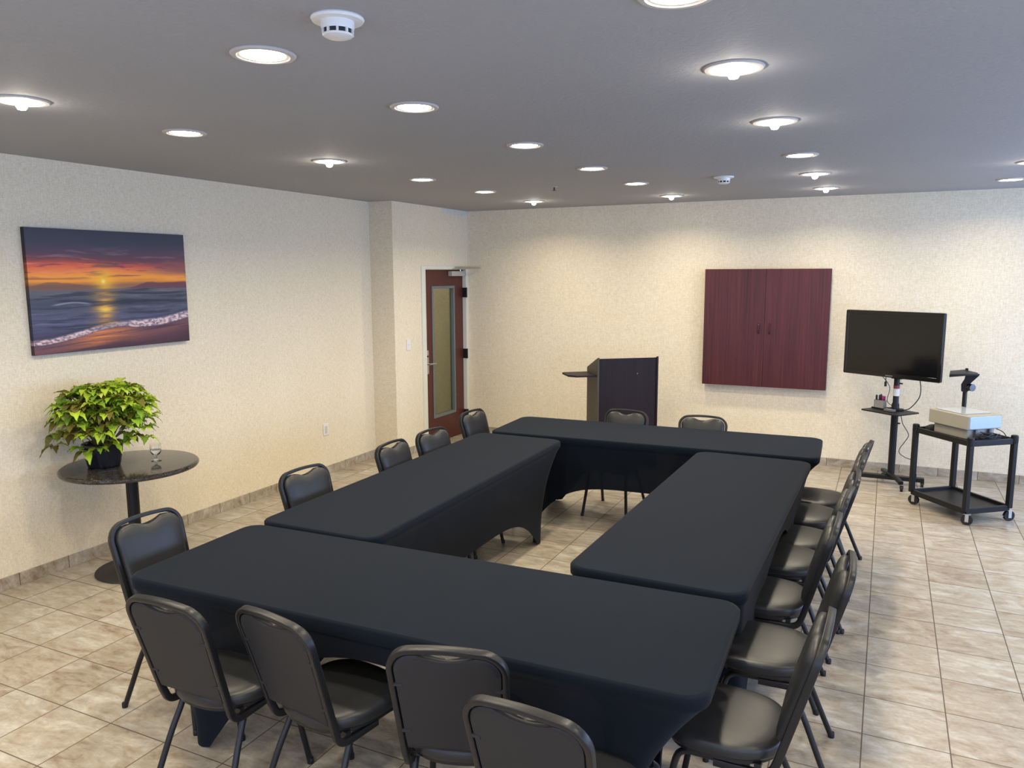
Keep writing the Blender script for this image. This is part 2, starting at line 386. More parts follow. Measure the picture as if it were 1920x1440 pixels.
LOW = {(0, 0), (0, 2), (0, 5), (1, 5), (2, 1), (2, 2), (2, 4), (2, 5), (3, 4)}
ORD = ['sixth', 'fifth', 'fourth', 'third', 'second', 'first']
RN = ['leftmost row', 'second row from left', 'third row from left', 'rightmost row']
LAMP_W = 11.3
def put_light(x, y, low, label):
    global usedH, usedL
    if low:
        if usedL: dup(protoL, (x, y, H), 0, label)
        else: protoL.location = (x, y, H); protoL['label'] = label; usedL = True
    else:
        if usedH: dup(protoH, (x, y, H), 0, label)
        else: protoH.location = (x, y, H); protoH['label'] = label; usedH = True
    d = bpy.data.lights.new('lamp_light', 'AREA'); d.shape = 'DISK'; d.size = .14; d.energy = LAMP_W * (1.15 if low else 1.0); d.color = (1, .875, .65)
    o = bpy.data.objects.new('lamp_light', d); COL.objects.link(o); o.location = (x, y, H - (.055 if low else .012)); d.spread = R(150)
    if low:
        d = bpy.data.lights.new('lamp_glow', 'POINT'); d.energy = 1.6; d.color = (1, .9, .76); d.shadow_soft_size = .012
        o = bpy.data.objects.new('lamp_glow', d); COL.objects.link(o); o.location = (x, y, H - .058)
for i, x in enumerate(ROWX):
    for j, y in enumerate(ROWY):
        if i == 3 and j < 4: continue
        dy = {(0, 0): .03, (1, 0): -.05, (1, 5): .05, (0, 5): -.05, (2, 1): -.05, (2, 2): -.1}.get((i, j), 0)
        low = (i, j) in LOW
        put_light(x, y + dy, low, 'recessed ceiling light, ' + ORD[j] + ' from the back wall in the ' + RN[i])
for x in ROWX:
    for y in (1.05, -.15, -1.35): put_light(x, y, False, 'recessed ceiling light behind the camera viewpoint')
for y in (-.15, 2.25, 4.39): put_light(.875 if y > 0 else 2.32, y, False, 'recessed ceiling light outside the right edge of the view')

def detector(loc, s, label):
    t = thing('smoke_detector', label, 'smoke detector', loc, 0)
    b = MB(); b.lathe([(.078 * s, 0), (.08 * s, -.004 * s), (.076 * s, -.011 * s), (.05 * s, -.012 * s)], n=40); b.build('mounting_plate', 'white', t, smooth=True)
    b = MB(); b.lathe([(.050 * s, -.011 * s), (.050 * s, -.028 * s), (.047 * s, -.036 * s)], n=40, cap1=False); b.lathe([(.0455 * s, -.048 * s), (.043 * s, -.053 * s), (.034 * s, -.057 * s), (.004, -.059 * s)], n=40)
    for k in range(10):
        a = 2 * pi * (k + .5) / 10; b.box((.0455 * s * cos(a), .0455 * s * sin(a), -.042 * s), (.006 * s, .007 * s, .015 * s), a)
    b.build('detector_head', 'white', t, smooth=True)
    b = MB(); b.lathe([(.043 * s, -.03 * s), (.043 * s, -.050 * s)], n=40); b.build('sensor_vent', 'detdark', t)
    return t
detector((-1.54, 2.0, H), 1.0, 'white round smoke detector on the ceiling close to the camera')
detector((-1.25, 6.55, H), 1.0, 'small distant white smoke detector on the ceiling toward the back wall')
t = thing('sprinkler_head', 'tiny sprinkler head on the ceiling near the far corner', 'sprinkler', (-2.75, 6.6, H))
b = MB(); b.lathe([(.03, 0), (.03, -.003), (.012, -.006)], n=20); b.build('escutcheon', 'alu', t)
b = MB(); b.cyl((0, 0, 0), (0, 0, -.03), .006); b.lathe([(.004, -.03), (.016, -.032), (.016, -.034), (.003, -.035)], n=16); b.build('nozzle', 'detdark', t)

# ------------------------------------------------------------------ canvas print
def lin(c): return tuple((q / 255 / 12.92 if q / 255 <= .04045 else ((q / 255 + .055) / 1.055) ** 2.4) for q in c)
def lerp(a, b, t): return tuple(p + (q - p) * t for p, q in zip(a, b))
def ss(a, b, x):
    t = max(0, min(1, (x - a) / (b - a))); return t * t * (3 - 2 * t)
def grad(st, x):
    if x <= st[0][0]: return st[0][1]
    for (a, c), (b_, d) in zip(st, st[1:]):
        if x <= b_: return lerp(c, d, (x - a) / (b_ - a))
    return st[-1][1]
def fbm(x, y, s=0, o=4): return NZ.fractal(V((x, y, s)), .9, 2.1, o)
def art(s, t):
    """seaside sunset, s to the right, t downward, both 0..1"""
    w = .018 * fbm(s * 2.2, t * 7, 3) + .006 * fbm(s * 5, t * 30, 8)
    if t < .49:
        tt = t + w * (1.2 if t < .42 else .3)
        c = grad([(0, (62, 66, 80)), (.12, (72, 72, 86)), (.19, (92, 72, 88)), (.235, (110, 72, 84)), (.265, (170, 84, 78)), (.30, (226, 104, 82)), (.345, (240, 134, 78)), (.385, (250, 164, 72)), (.42, (244, 158, 62)), (.455, (150, 104, 84)), (.49, (150, 118, 92))], tt)
        k = fbm(s * 3.1 + 7, tt * 26, 1); m = ss(.05, .55, k) * ss(.12, .2, t) * (1 - ss(.36, .42, t))
        c = lerp(c, (104, 68, 86) if t > .22 else (150, 124, 134), m * (.75 if t > .22 else .55))
        k = fbm(s * 2.5 + 2, tt * 34, 5); m = ss(.25, .6, k) * ss(.2, .26, t) * (1 - ss(.4, .43, t)); c = lerp(c, (250, 156, 104), m * .6)
        rgt = ss(.55, 1, s); c = lerp(c, (104, 82, 96), rgt * ss(.10, .3, t) * (1 - ss(.33, .40, t)) * .65)
        d = sqrt(((s - .425) * 1.5) ** 2 + (t - .425) ** 2)
        c = lerp(c, (255, 196, 62), .85 * exp(-(d / .10) ** 2)); c = lerp(c, (255, 238, 150), exp(-(d / .018) ** 2))
        hill = .452 - .030 * ss(.0, .11, s) * (1 - ss(.12, .36, s)) - .004 * fbm(s * 14, 0, 2)
        c = lerp(c, (112, 84, 78), .62 * ss(hill, hill + .009, t) * (1 - ss(.34, .44, s)))
        hr = .478 - .045 * ss(.55, .75, s) - .006 * fbm(s * 9, 0, 6)
        c = lerp(c, (96, 62, 84), .75 * ss(hr, hr + .009, t) * ss(.52, .60, s))
        c = lerp(c, (120, 70, 80), .55 * exp(-((t - .40) / .005) ** 2) * (1 - ss(.22, .32, s)))
        return c
    tt = t + w
    c = grad([(.49, (108, 100, 108)), (.53, (92, 96, 108)), (.6, (74, 80, 96)), (.68, (84, 88, 112)), (.76, (86, 88, 118)), (.84, (76, 72, 100)), (.9, (80, 66, 86))], tt)
    k = fbm(s * 2.4, tt * 42, 12); c = lerp(c, (48, 54, 70), ss(.0, .6, k) * .7); k = fbm(s * 4, tt * 60, 22); c = lerp(c, (132, 134, 152), ss(.2, .8, k) * .45)
    for (t0, s0, s1, th) in ((.585, .1, .62, .012), (.615, .3, 1.0, .014), (.525, .35, 1.0, .010)):
        yy = t0 + .012 * sin(s * 7 + t0 * 40) ; m = exp(-((t - yy) / th) ** 2) * ss(s0, s0 + .1, s) * (1 - ss(s1 - .1, s1 + .05, s)); c = lerp(c, (44, 50, 66), m * .8)
    m = exp(-((t - .605 - .01 * sin(s * 20)) / .006) ** 2) * ss(.1, .15, s) * (1 - ss(.3, .36, s)); c = lerp(c, (176, 180, 196), m * .7)
    # glitter path
    wd = .045 + .03 * abs(sin(t * 26)); g = exp(-((s - .425) / wd) ** 2) * (1 - ss(.78, .84, t)); g *= .35 + .65 * ss(-.4, .5, fbm(s * 6, t * 60, 33))
    c = lerp(c, (240, 170, 74), g * .85); g2 = exp(-((s - .425) / .04) ** 2 - ((t - .665) / .022) ** 2); c = lerp(c, (255, 214, 90), g2 * .9)
    # foam line and wet sand
    f0 = .885 - .165 * s + .018 * sin(s * 9 + .6) ; f1 = f0 + .034 + .022 * ss(.5, .65, s)
    if t > f1:
        q = (t - f1)
        c = grad([(0, (104, 78, 92)), (.05, (116, 78, 84)), (.1, (92, 62, 74)), (.18, (70, 50, 60))], q)
        m = exp(-((s - .40 - .25 * q) / .17) ** 2) * (1 - ss(.07, .15, q)); m *= .5 + .5 * ss(-.3, .4, fbm(s * 3, t * 70, 44)); c = lerp(c, (238, 142, 78), m * .9)
        k = fbm(s * 2, t * 50 + s * 6, 55); c = lerp(c, (56, 42, 56), ss(.1, .7, k) * .6)
        return c
    if t > f0 - .02:
        m = ss(f0 - .02, f0, t) * (1 - ss(f1 - .008, f1, t)); m *= .30 + .70 * ss(-.45, .35, fbm(s * 40, t * 60, 66)); m *= .55 + .45 * max(ss(.5, .62, s), 1 - ss(.28, .42, s))
        c = lerp(c, (236, 206, 204), m * .95)
    elif t > f0 - .05: c = lerp(c, (52, 54, 78), .5 * ss(f0 - .05, f0 - .02, t))
    return c
def canvas():
    y0, y1, z0, z1, dep = 3.246, 4.520, 1.512, 2.350, .036
    t = thing('canvas_picture', 'wide canvas print of an orange sunset over sea waves on the left wall', 'picture', (XL, (y0 + y1) / 2, (z0 + z1) / 2))
    W, Hh = y1 - y0, z1 - z0; NX, NY = 300, 200
    vs = [(dep + .001, -W / 2 + W * i / NX, Hh / 2 - Hh * j / NY) for j in range(NY + 1) for i in range(NX + 1)]
    fs = [(j * (NX + 1) + i, (j + 1) * (NX + 1) + i, (j + 1) * (NX + 1) + i + 1, j * (NX + 1) + i + 1) for j in range(NY) for i in range(NX)]
    b = MB(); b.add(vs, fs)
    # edges of the wrapped canvas
    def side(pts, back, cols):
        o = len(b.v); n = len(pts); b.v += [tuple(p) for p in pts] + [tuple(p) for p in back]; extra.extend(cols + cols)
        for i in range(n - 1): b.f.append((o + i, o + i + 1, o + n + i + 1, o + n + i)); b.mi.append(0)
    cc = [lin(art(i / NX, j / NY)) for j in range(NY + 1) for i in range(NX + 1)]; extra = []
    L = lambda i: [vs[j * (NX + 1) + i] for j in range(NY + 1)]
    T = lambda j: [vs[j * (NX + 1) + i] for i in range(NX + 1)]
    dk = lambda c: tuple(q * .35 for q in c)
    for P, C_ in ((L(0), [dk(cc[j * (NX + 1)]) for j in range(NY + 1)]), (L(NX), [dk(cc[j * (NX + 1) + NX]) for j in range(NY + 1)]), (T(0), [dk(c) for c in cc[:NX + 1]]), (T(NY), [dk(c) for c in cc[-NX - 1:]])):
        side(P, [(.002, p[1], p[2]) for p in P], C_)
    me = bpy.data.meshes.new('printed_canvas'); me.from_pydata(b.v, [], b.f); me.materials.append(M['art'])
    a = me.color_attributes.new('Col', 'FLOAT_COLOR', 'POINT')
    a.data.foreach_set('color', [q for c in cc + extra for q in (*c, 1)])
    o = bpy.data.objects.new('printed_canvas', me); COL.objects.link(o); o.parent = t
    b = MB(); b.box((dep / 2, 0, 0), (dep - .006, W - .006, Hh - .006)); b.build('stretcher_frame', 'lectside', t)
canvas()

# ------------------------------------------------------------------ round granite table, plant, goblet
TX, TY, TZ = -4.625, 3.56, .757
t = thing('pedestal_table', 'round dark granite pedestal table against the left wall', 'table', (TX, TY, 0))
b = MB(); rr = .440; b.lathe([(.05, TZ - .036), (rr - .022, TZ - .036), (rr - .006, TZ - .030), (rr, TZ - .019), (rr - .003, TZ - .008), (rr - .012, TZ - .001), (rr - .02, TZ), (.05, TZ)], n=72); b.build('tabletop', 'granite', t, smooth=True)
b = MB(); b.lathe([(.040, .03), (.040, TZ - .05), (.09, TZ - .045), (.09, TZ - .037)], n=32); b.build('column', 'blackmetal', t, smooth=True)
b = MB(); pr = [(.262, 0), (.272, .006), (.268, .015), (.245, .021), (.243, .0195), (.222, .026), (.220, .0245), (.198, .031), (.196, .0295), (.174, .036), (.172, .0345), (.150, .041), (.148, .0395), (.125, .047), (.123, .0455), (.08, .056), (.055, .07), (.045, .09)]
b.lathe(pr, n=64); b.build('base', 'cast', t, smooth=True)
PX, PY = TX - .11, TY - .115
random.seed(21)
t = thing('potted_plant', 'bushy lime green leafy plant in a black pot on the round granite table', 'potted plant', (PX, PY, TZ + .0005))
b = MB(); b.lathe([(.094, 0), (.100, .004), (.104, .018), (.127, .150), (.131, .152), (.131, .160), (.124, .161), (.120, .150), (.108, .06)], n=48); b.build('pot', 'pot', t, smooth=True)
b = MB(); b.lathe([(.108, .12), (.117, .137), (.06, .146), (.004, .148)], n=32); b.build('soil', 'soil', t, smooth=True)
stm, lf = MB(), MB(); lcol = []
def leaf(p, d, up, ln, wd, c, droop):
    """ovate serrated leaf with a fold along the midrib"""
    d = V(d).normalized(); s = d.cross(V(up)); s = s.normalized() if s.length > 1e-3 else V((1, 0, 0)); n = s.cross(d).normalized()
    prof = [(0, .0), (.08, .30), (.20, .80), (.34, 1.0), (.5, .92), (.66, .68), (.82, .38), (.93, .15), (1, 0)]
    o = len(lf.v); roll = random.uniform(-.15, .15)
    for i, (u, w) in enumerate(prof):
        ctr = V(p) + d * (u * ln) - V((0, 0, 1)) * (droop * ln * u * u) + n * (.05 * ln * sin(u * pi))
        ww = w * wd / 2 * (1 + (.12 if i % 2 else -.08)); rip = .06 * wd * (1 if i % 2 else -1)
        lf.v += [tuple(ctr - s * ww + n * (ww * .38 + rip)), tuple(ctr), tuple(ctr + s * ww + n * (ww * .38 - rip + roll * ww))]
        e = lerp(c, (c[0] * .75 + .03, c[1] * .5, c[2] * .7), .5); lcol.extend([e, c, e])
    for i in range(len(prof) - 1):
        for k in (0, 1): a = o + 3 * i + k; lf.f.append((a, a + 1, a + 4, a + 3)); lf.mi.append(0)
greens = [lin(c) for c in ((200, 232, 72), (186, 226, 60), (172, 220, 56), (212, 236, 100), (150, 200, 54), (176, 208, 62), (124, 170, 56), (108, 146, 52))]
reds = [lin(c) for c in ((96, 72, 40), (84, 70, 44), (120, 104, 48))]
def cluster(p, out, k, sc):
    a0 = random.uniform(0, 6.28)
    for i in range(k):
        a = a0 + i * 2.4; tilt = random.uniform(-.25, .55); hd = V((cos(a), sin(a), tilt)); hd = (hd + V(out) * .55).normalized()
        ln = sc * random.uniform(.55, 1.05); c = random.choice(greens) if random.random() > (.10 if out[1] > -.2 else .38) else random.choice(reds)
        leaf(V(p) + hd * .01, hd, (0, 0, 1), ln, ln * random.uniform(.62, .76), c, random.uniform(.15, .8))
CX, CY = .0, .035
for k in range(100):
    # branch tips spread over a wide flattened dome
    a = k * 2.39996; q = sqrt((k + .5) / 100); rad = .30 * q
    tx, ty = CX + rad * cos(a) * .78, CY + rad * sin(a) * 1.05
    tz = .52 - .13 * q ** 3.6 + random.uniform(-.035, .035)
    tx = max(tx, -.22)
    if k % 2 == 0 and q > .55: tz -= random.uniform(.06, .19)
    base = V((.04 * cos(a), .04 * sin(a), .14)); tip = V((tx, ty, tz)); mid = base.lerp(tip, .55) + V((0, 0, .05)) - V((cos(a), sin(a), 0)) * .02
    path = smoothpath([base, mid, tip], 4)
    stm.tube(path, .0028 if q < .5 else .0035, 5)
    out = V((cos(a) * q, sin(a) * q, .25)); cluster(tip, out, 7, .098)
    cluster(path[5], out, 4, .09)
    if q > .75 and k % 3 == 0: cluster(tip - V((0, 0, .07)) + out * .02, out - V((0, 0, .5)), 4, .095)
for (x, y, z) in ((.09, -.09, .15), (.12, .05, .16), (.10, -.01, .17), (.02, -.14, .13), (.13, .12, .19), (-.05, -.13, .15), (.05, .17, .2)): cluster((x, y, z), (x * 4, y * 4, -.35), 5, .095)
me = bpy.data.meshes.new('foliage'); me.from_pydata(lf.v, [], lf.f); me.materials.append(M['leaf'])
a = me.color_attributes.new('Col', 'FLOAT_COLOR', 'POINT'); a.data.foreach_set('color', [q for c in lcol for q in (*c, 1)]); me.shade_smooth()
o = bpy.data.objects.new('foliage', me); COL.objects.link(o); o.parent = t
stm.build('stems', 'stem', t, smooth=True)
g = thing('water_goblet', 'clear stemmed glass half full of water on the round granite table', 'glass', (TX + .092, TY + .135, TZ + .0005))
b = MB(); b.lathe([(.001, .0), (.033, .0), (.034, .002), (.02, .006), (.008, .011), (.007, .03), (.012, .036), (.026, .048), (.035, .066), (.037, .085), (.036, .118), (.0345, .118), (.0352, .085), (.0335, .068), (.024, .052), (.008, .043), (.001, .042)], n=40, cap0=False, cap1=False); b.build('goblet', 'glass', g, smooth=True)
b = MB(); b.lathe([(.001, .0425), (.008, .0435), (.0238, .0523), (.0332, .0683), (.0346, .078), (.001, .078)], n=40, cap0=False, cap1=False); b.build('water', 'water', g, smooth=True)

# ------------------------------------------------------------------ lectern
def lectern():
    A = V((-2.63, 7.47)); th = R(37); D = .36; W = .655; hf = 1.18
    t = thing('lectern', 'dark wood laminate lectern with a fold-out side shelf near the back wall', 'lectern', (A.x, A.y, 0), th)
    b = MB(); b.bx(.016, W - .016, 0, .019, .03, hf - .01); b.build('front_panel', 'lect', t, bevel=.001)
    for x in (0, W - .018):
        b = MB(); b.rings([[(x, -.012, 0), (x, D, 0), (x, D, hf - .13), (x, -.012, hf + .004)], [(x + .018, -.012, 0), (x + .018, D, 0), (x + .018, D, hf - .13), (x + .018, -.012, hf + .004)]])
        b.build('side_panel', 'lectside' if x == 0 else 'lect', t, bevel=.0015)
    b = MB(); b.rings([[(.018, .019, hf - .03), (.018, D, hf - .155), (.018, D, hf - .175), (.018, .019, hf - .05)], [(W - .018, .019, hf - .03), (W - .018, D, hf - .155), (W - .018, D, hf - .175), (W - .018, .019, hf - .05)]]); b.build('reading_surface', 'lect', t)
    for z in (.08, .55): b = MB(); b.bx(.018, W - .018, .019, D - .01, z, z + .018); b.build('shelf', 'lect', t)
    b = MB(); b.prism([(-.002, .01), (-.002, D - .02), (-.26, D - .02), (-.285, D - .045), (-.285, .09), (-.21, .01)], .985, 1.003); b.build('side_shelf', 'lect', t, bevel=.002)
    b = MB(); b.cyl((W * .66, -.003, hf - .17), (W * .66, .004, hf - .17), .006, 12); b.build('screw_cap', 'grey', t)
lectern()

# ------------------------------------------------------------------ mahogany wall cabinet
x0, x1, z0, z1, yb = -1.809, -.531, .817, 2.073, YB
t = thing('wall_cabinet', 'square mahogany whiteboard cabinet with two closed doors on the back wall', 'cabinet', ((x0 + x1) / 2, YB, (z0 + z1) / 2)); w, h = x1 - x0, z1 - z0
b = MB(); b.bx(-w / 2 + .004, w / 2 - .004, -.075, -.001, -h / 2 + .004, h / 2 - .004); b.build('cabinet_body', 'mahog', t)
for s in (-1, 1):
    b = MB(); b.bx(min(s * .001, s * w / 2), max(s * .001, s * w / 2), -.100, -.077, -h / 2, h / 2); d = b.build('door', 'mahog', t, bevel=.0015)
    b = MB(); xx = s * .055; b.tube(smoothpath([(xx, -.099, -.052), (xx, -.118, -.040), (xx, -.122, 0), (xx, -.118, .040), (xx, -.099, .052)], 4), .0065, 8); b.build('handle', simple('dark_red_handle', (.05, .006, .010), .3), d, smooth=True)

# ------------------------------------------------------------------ television on its rolling stand
TVY = -R(30.4)
t = thing('television', 'black flat television standing tall on a rolling stand by the back wall', 'television', (.061, 8.11, 1.362), TVY)
w, h = .952, .622
b = MB(); b.extr([(x, -.02, z) for x, z in rrect(w, h, .012, 4)], (0, .035, 0)); b.extr([(x, .015, z) for x, z in rrect(w - .22, h - .16, .03, 4)], (0, .035, 0)); b.build('back_cover', 'blackplastic', t, bevel=.003)
b = MB(); b.rings([[(x, -.020, z) for x, z in rrect(w, h, .012, 4)], [(x, -.026, z) for x, z in rrect(w - .008, h - .008, .010, 4)], [(x, -.026, z) for x, z in rrect(w - .06, h - .07, .004, 4, 0, .004)], [(x, -.0245, z) for x, z in rrect(w - .062, h - .072, .004, 4, 0, .004)]], cap0=False, cap1=False); b.build('bezel', 'gloss', t)
b = MB(); b.rings([[(x, -.0244, z) for x, z in rrect(w - .060, h - .070, .004, 4, 0, .004)]], cap0=True, cap1=False); b.build('screen', 'screen', t)
b = MB(); b.bx(-.036, .036, -.0266, -.0258, -.299, -.289); b.build('maker_mark', 'grey', t)
def cable(name, pts, r, parent, mat='rubber', plug=None):
    b = MB(); b.tube(smoothpath(pts, 8), r, 7)
    if plug: b.box(plug, (.022, .016, .045))
    return b.build(name, mat, parent, smooth=True)
S = thing('television_stand', 'black rolling stand with a pole and small shelf holding up the television', 'stand', (.110, 8.21, 0), 0)
b = MB(); b.bx(-.34, .30, -.03, .03, .045, .085); b.build('cross_foot', 'blackmetal', S, bevel=.004)
b = MB(); b.sweep([(-.055, .20, .085), (-.015, .03, .10), (.0, -.02, .105), (.07, -.16, .088), (.098, -.245, .075)], rrect(.035, .045, .008, 2), [(0, 0, 1)] * 5); b.build('long_foot', 'blackmetal', S, bevel=.002)
for (x, y) in ((-.31, 0), (.285, 0), (-.055, .20), (.105, -.25)):
    b = MB(); b.cyl((x - .012, y - .01, .024), (x + .012, y - .01, .024), .024, 16); b.bx(x - .016, x + .016, y - .02, y + .012, .026, .052); b.build('caster', 'rubber', S, smooth=True)
b = MB(); b.lathe([(.032, .09), (.032, .70)], (0.012, 0, 0), 24); b.build('lower_pole', 'blackmetal', S, smooth=True)
b = MB(); b.lathe([(.034, .70), (.034, .78), (.026, .80), (.026, 1.20)], (.012, 0, 0), 24); b.box((.012, -.018, 1.13), (.10, .03, .20), TVY); b.box((.012, -.02, 1.35), (.30, .022, .30), TVY); b.build('upper_pole', 'blackmetal', S, smooth=True)
b = MB(); b.lathe([(.0275, .865), (.0275, .935)], (.012, 0, 0), 24, False, False); b.build('paper_label', 'labelwhite', S, smooth=True)
b = MB(); b.lathe([(.0277, .936), (.0277, .965)], (.012, 0, 0), 24, False, False); b.build('red_label', 'labelred', S, smooth=True)
for z, s in ((.985, 1), (.60, 1)): b = MB(); b.cyl((.03, 0, z), (.062, -.01, z), .007, 10); b.build('clamp_knob', 'rubber', S, smooth=True)
b = MB(); sh = [V((p[0], p[1])) for p in rrect(.405, .315, .02, 3)]; an = R(-37.5); b.prism([(x * cos(an) - y * sin(an) - .034, x * sin(an) + y * cos(an) - .045) for x, y in sh], .712, .724); b.build('shelf', 'blackmetal', S, bevel=.002)
cable('power_cable', [(.20, -.07, 1.05), (.215, -.06, .95), (.205, -.05, .86), (.14, -.03, .76), (.08, -.03, .735), (-.03, -.06, .733)], .0045, S)
cable('signal_cable', [(-.17, .0, 1.09), (-.11, -.02, 1.04), (-.065, -.03, .985), (-.045, -.03, .93), (-.06, -.03, .85), (-.055, -.03, .80), (.0, -.035, .76), (.01, -.04, .735)], .003, S)
cable('hanging_plug', [(-.085, -.02, 1.08), (-.085, -.02, 1.03), (-.085, -.02, .99)], .004, S, plug=(-.085, -.02, .975))
cable('floor_cable', [(.05, -.04, .71), (.07, -.03, .66), (.085, -.02, .60), (.14, -.01, .50), (.115, -.01, .43), (.075, -.01, .36), (.075, -.01, .31), (.13, .0, .27), (.20, .0, .245), (.225, .0, .18), (.222, .0, .09)], .0035, S, plug=(.222, 0, .10))
# marker tray on the shelf: four markers stand in a clear caddy
SH = .7245
def onsh(u, v): return (.085 + u * cos(an) - v * sin(an) - .034, 8.21 + u * sin(an) + v * cos(an) - .045)
mx, my = onsh(-.105, .035)
t = thing('marker_holder', 'clear plastic holder full of markers on the television stand shelf', 'pen holder', (mx, my, SH), an)
b = MB(); b.box((0, 0, .006), (.135, .075, .012)); b.build('holder_base', 'blackplastic', t, bevel=.002)
b = MB(); w_, d_, hh = .10, .05, .072
for k in range(5): b.box((-w_ / 2 + k * w_ / 4, 0, .012 + hh / 2), (.003, d_, hh))
b.box((0, -d_ / 2, .012 + hh / 2), (w_, .003, hh)); b.box((0, d_ / 2, .012 + hh / 2), (w_, .003, hh)); b.build('clear_tray', 'clearbox', t)
for k, (u, v, mt, hh_) in enumerate(((-.037, -.008, 'darkcap', .118), (-.013, .006, 'purple', .12), (.012, -.008, 'darkcap', .130), (.034, -.01, 'magenta', .118), (.036, .012, 'magenta', .112))):
    x, y = onsh(-.105 + u, .035 + v)
    b = MB(); b.lathe([(.0085, .0), (.0085, hh_ - .04), (.0095, hh_ - .038), (.0095, hh_ - .006), (.006, hh_)], n=14)
    o = b.build('marker', mt, smooth=True, loc=(x, y, SH + .013))
    tag(o, ['dark capped marker at the left end of the clear holder', 'purple marker in the clear holder on the stand shelf', 'tallest dark marker, in the middle of the clear holder', 'magenta marker at the front right of the clear holder', 'magenta marker at the back right of the clear holder'][k], 'marker', 'markers in the clear holder')
x, y = onsh(.045, -.02)
b = MB(); b.box((0, 0, .011), (.095, .055, .020)); o = b.build('remote_receiver', 'grey', bevel=.004, loc=(x, y, SH), rz=an); tag(o, 'small grey box lying beside the marker holder on the stand shelf', 'box')
x, y = onsh(.02, .095)
b = MB(); b.box((0, 0, .009), (.13, .07, .018)); o = b.build('black_case', 'blackplastic', bevel=.003, loc=(x, y, SH), rz=an); tag(o, 'flat black case at the rear of the stand shelf', 'case')

# ------------------------------------------------------------------ utility cart with overhead projector
CA = R(-51)
t = thing('utility_cart', 'black two-shelf utility cart on casters by the back wall', 'cart', (.640, 7.455, 0), CA); CL, CW = .60, .425
for z in (.10, .66):
    b = MB(); b.bx(-CL / 2, CL / 2, -CW / 2, CW / 2, z, z + .012)
    for s in (-1, 1): b.bx(-CL / 2, CL / 2, s * CW / 2 - .012, s * CW / 2 + .012, z - .012, z + .035); b.bx(s * CL / 2 - .012, s * CL / 2 + .012, -CW / 2, CW / 2, z - .012, z + .035)
    b.build('shelf', 'blackplastic', t, bevel=.004)
for sx in (-1, 1):
    for sy in (-1, 1):
        b = MB(); b.box((sx * CL / 2, sy * CW / 2, .41), (.040, .040, .60)); b.lathe([(.028, .655), (.028, .715), (.022, .722)], (sx * CL / 2, sy * CW / 2, 0), 16); b.build('post', 'blackplastic', t, bevel=.006)
        x, y = sx * (CL / 2 - .005), sy * (CW / 2 - .005)
        a = {(-1, -1): .4, (1, -1): .7, (1, 1): 1.4, (-1, 1): .2}[(sx, sy)]; d = V((cos(a), sin(a), 0)); e = V((-sin(a), cos(a), 0)); c = V((x, y, .044)) + d * .015
        b = MB(); b.tube([c - e * .013, c - e * .009, c + e * .009, c + e * .013], .0435, 24); wl = b.build('caster', 'rubber', t, smooth=True)
        b = MB(); rr_ = Matrix.Rotation(a, 3, 'Z')
        for s in (-1, 1): b.box(c + e * s * .0165 + V((0, 0, .014)), (.026, .003, .062), mat=rr_)
        b.box(c + V((0, 0, .046)), (.05, .037, .004), mat=rr_); b.cyl(c - e * .019, c + e * .019, .006, 10)
        if (sx, sy) == (1, 1): b.box(c + V((0, 0, -.004)) - d * .04, (.05, .012, .004), mat=rr_)
        b.build('caster_fork', 'zinc', wl)
q = thing('overhead_projector', 'beige overhead projector with a mirror arm on top of the cart', 'projector', (.640, 7.49, .673), R(-49.5))
PL, PW = .425, .345
b = MB(); b.prism(rrect(PL, PW, .018, 4), .082, .197); b.build('body', ['projbody'], q, bevel=.006)
b = MB(); b.rings([[(PL / 2 + .0006, y, z) for y, z in rrect(PW - .03, .100, .01, 3, 0, .139)], [(PL / 2 + .004, y, z) for y, z in rrect(PW - .034, .096, .01, 3, 0, .139)]]); b.build('end_panel', 'projside', q)
b = MB(); b.prism(rrect(PL - .07, PW - .06, .02, 4), .0, .081); b.build('lower_housing', 'projbody', q, bevel=.004)
b = MB(); b.prism(rrect(.30, .28, .008, 3, -.02, .0), .1985, .2035); b.build('stage_glass', 'stage', q, bevel=.002)
b = MB()
for s in (-1, 1): b.box((PL / 2 - .028, s * .07, .045), (.035, .018, .07))
b.build('cooling_foot', 'grey', q)
cx, cy = -PL / 2 + .035, PW / 2 - .008
b = MB(); b.bx(cx - .016, cx + .016, cy - .011, cy + .011, .05, .40); b.build('mast', 'blackplastic', q, bevel=.003)
b = MB(); b.bx(cx - .03, cx + .03, cy - .006, cy + .022, .06, .12); b.build('mast_bracket', 'blackplastic', q)
HR = R(44)
b = MB(); b.extr([(-.030, -.02, .335), (.006, -.02, .325), (.030, -.02, .345), (.038, -.02, .41), (.095, -.02, .478), (.100, -.02, .492), (-.004, -.02, .492), (-.012, -.02, .44), (-.034, -.02, .395)], (0, .04, 0)); hd = b.build('head_arm', 'blackplastic', q, bevel=.004, loc=(cx, cy, 0), rz=HR)
b = MB(); b.tube([(.028, -.016, .375), (.034, -.024, .375), (.052, -.046, .375), (.056, -.05, .375)], .031, 20); b.build('focus_knob', 'gloss', hd, smooth=True)
b = MB(); b.rings([[(-.125, y, z) for y, z in ((-.11, .462), (-.11, .488), (.0, .507), (.05, .500), (.05, .480), (.0, .474))], [(-.02, y, z) for y, z in ((-.12, .480), (-.12, .500), (.0, .524), (.06, .512), (.06, .494), (.0, .490))], [(.085, y, z) for y, z in ((-.06, .484), (-.06, .494), (.0, .502), (.04, .498), (.04, .488), (.0, .486))]]); b.build('mirror_head', 'blackplastic', q, bevel=.003, loc=(cx, cy, 0), rz=HR)
b = MB(); b.bx(-.012, .012, .0, .02, .512, .535); b.build('latch', 'blackplastic', hd, bevel=.003)
random.seed(5)
b = MB(); pts = []
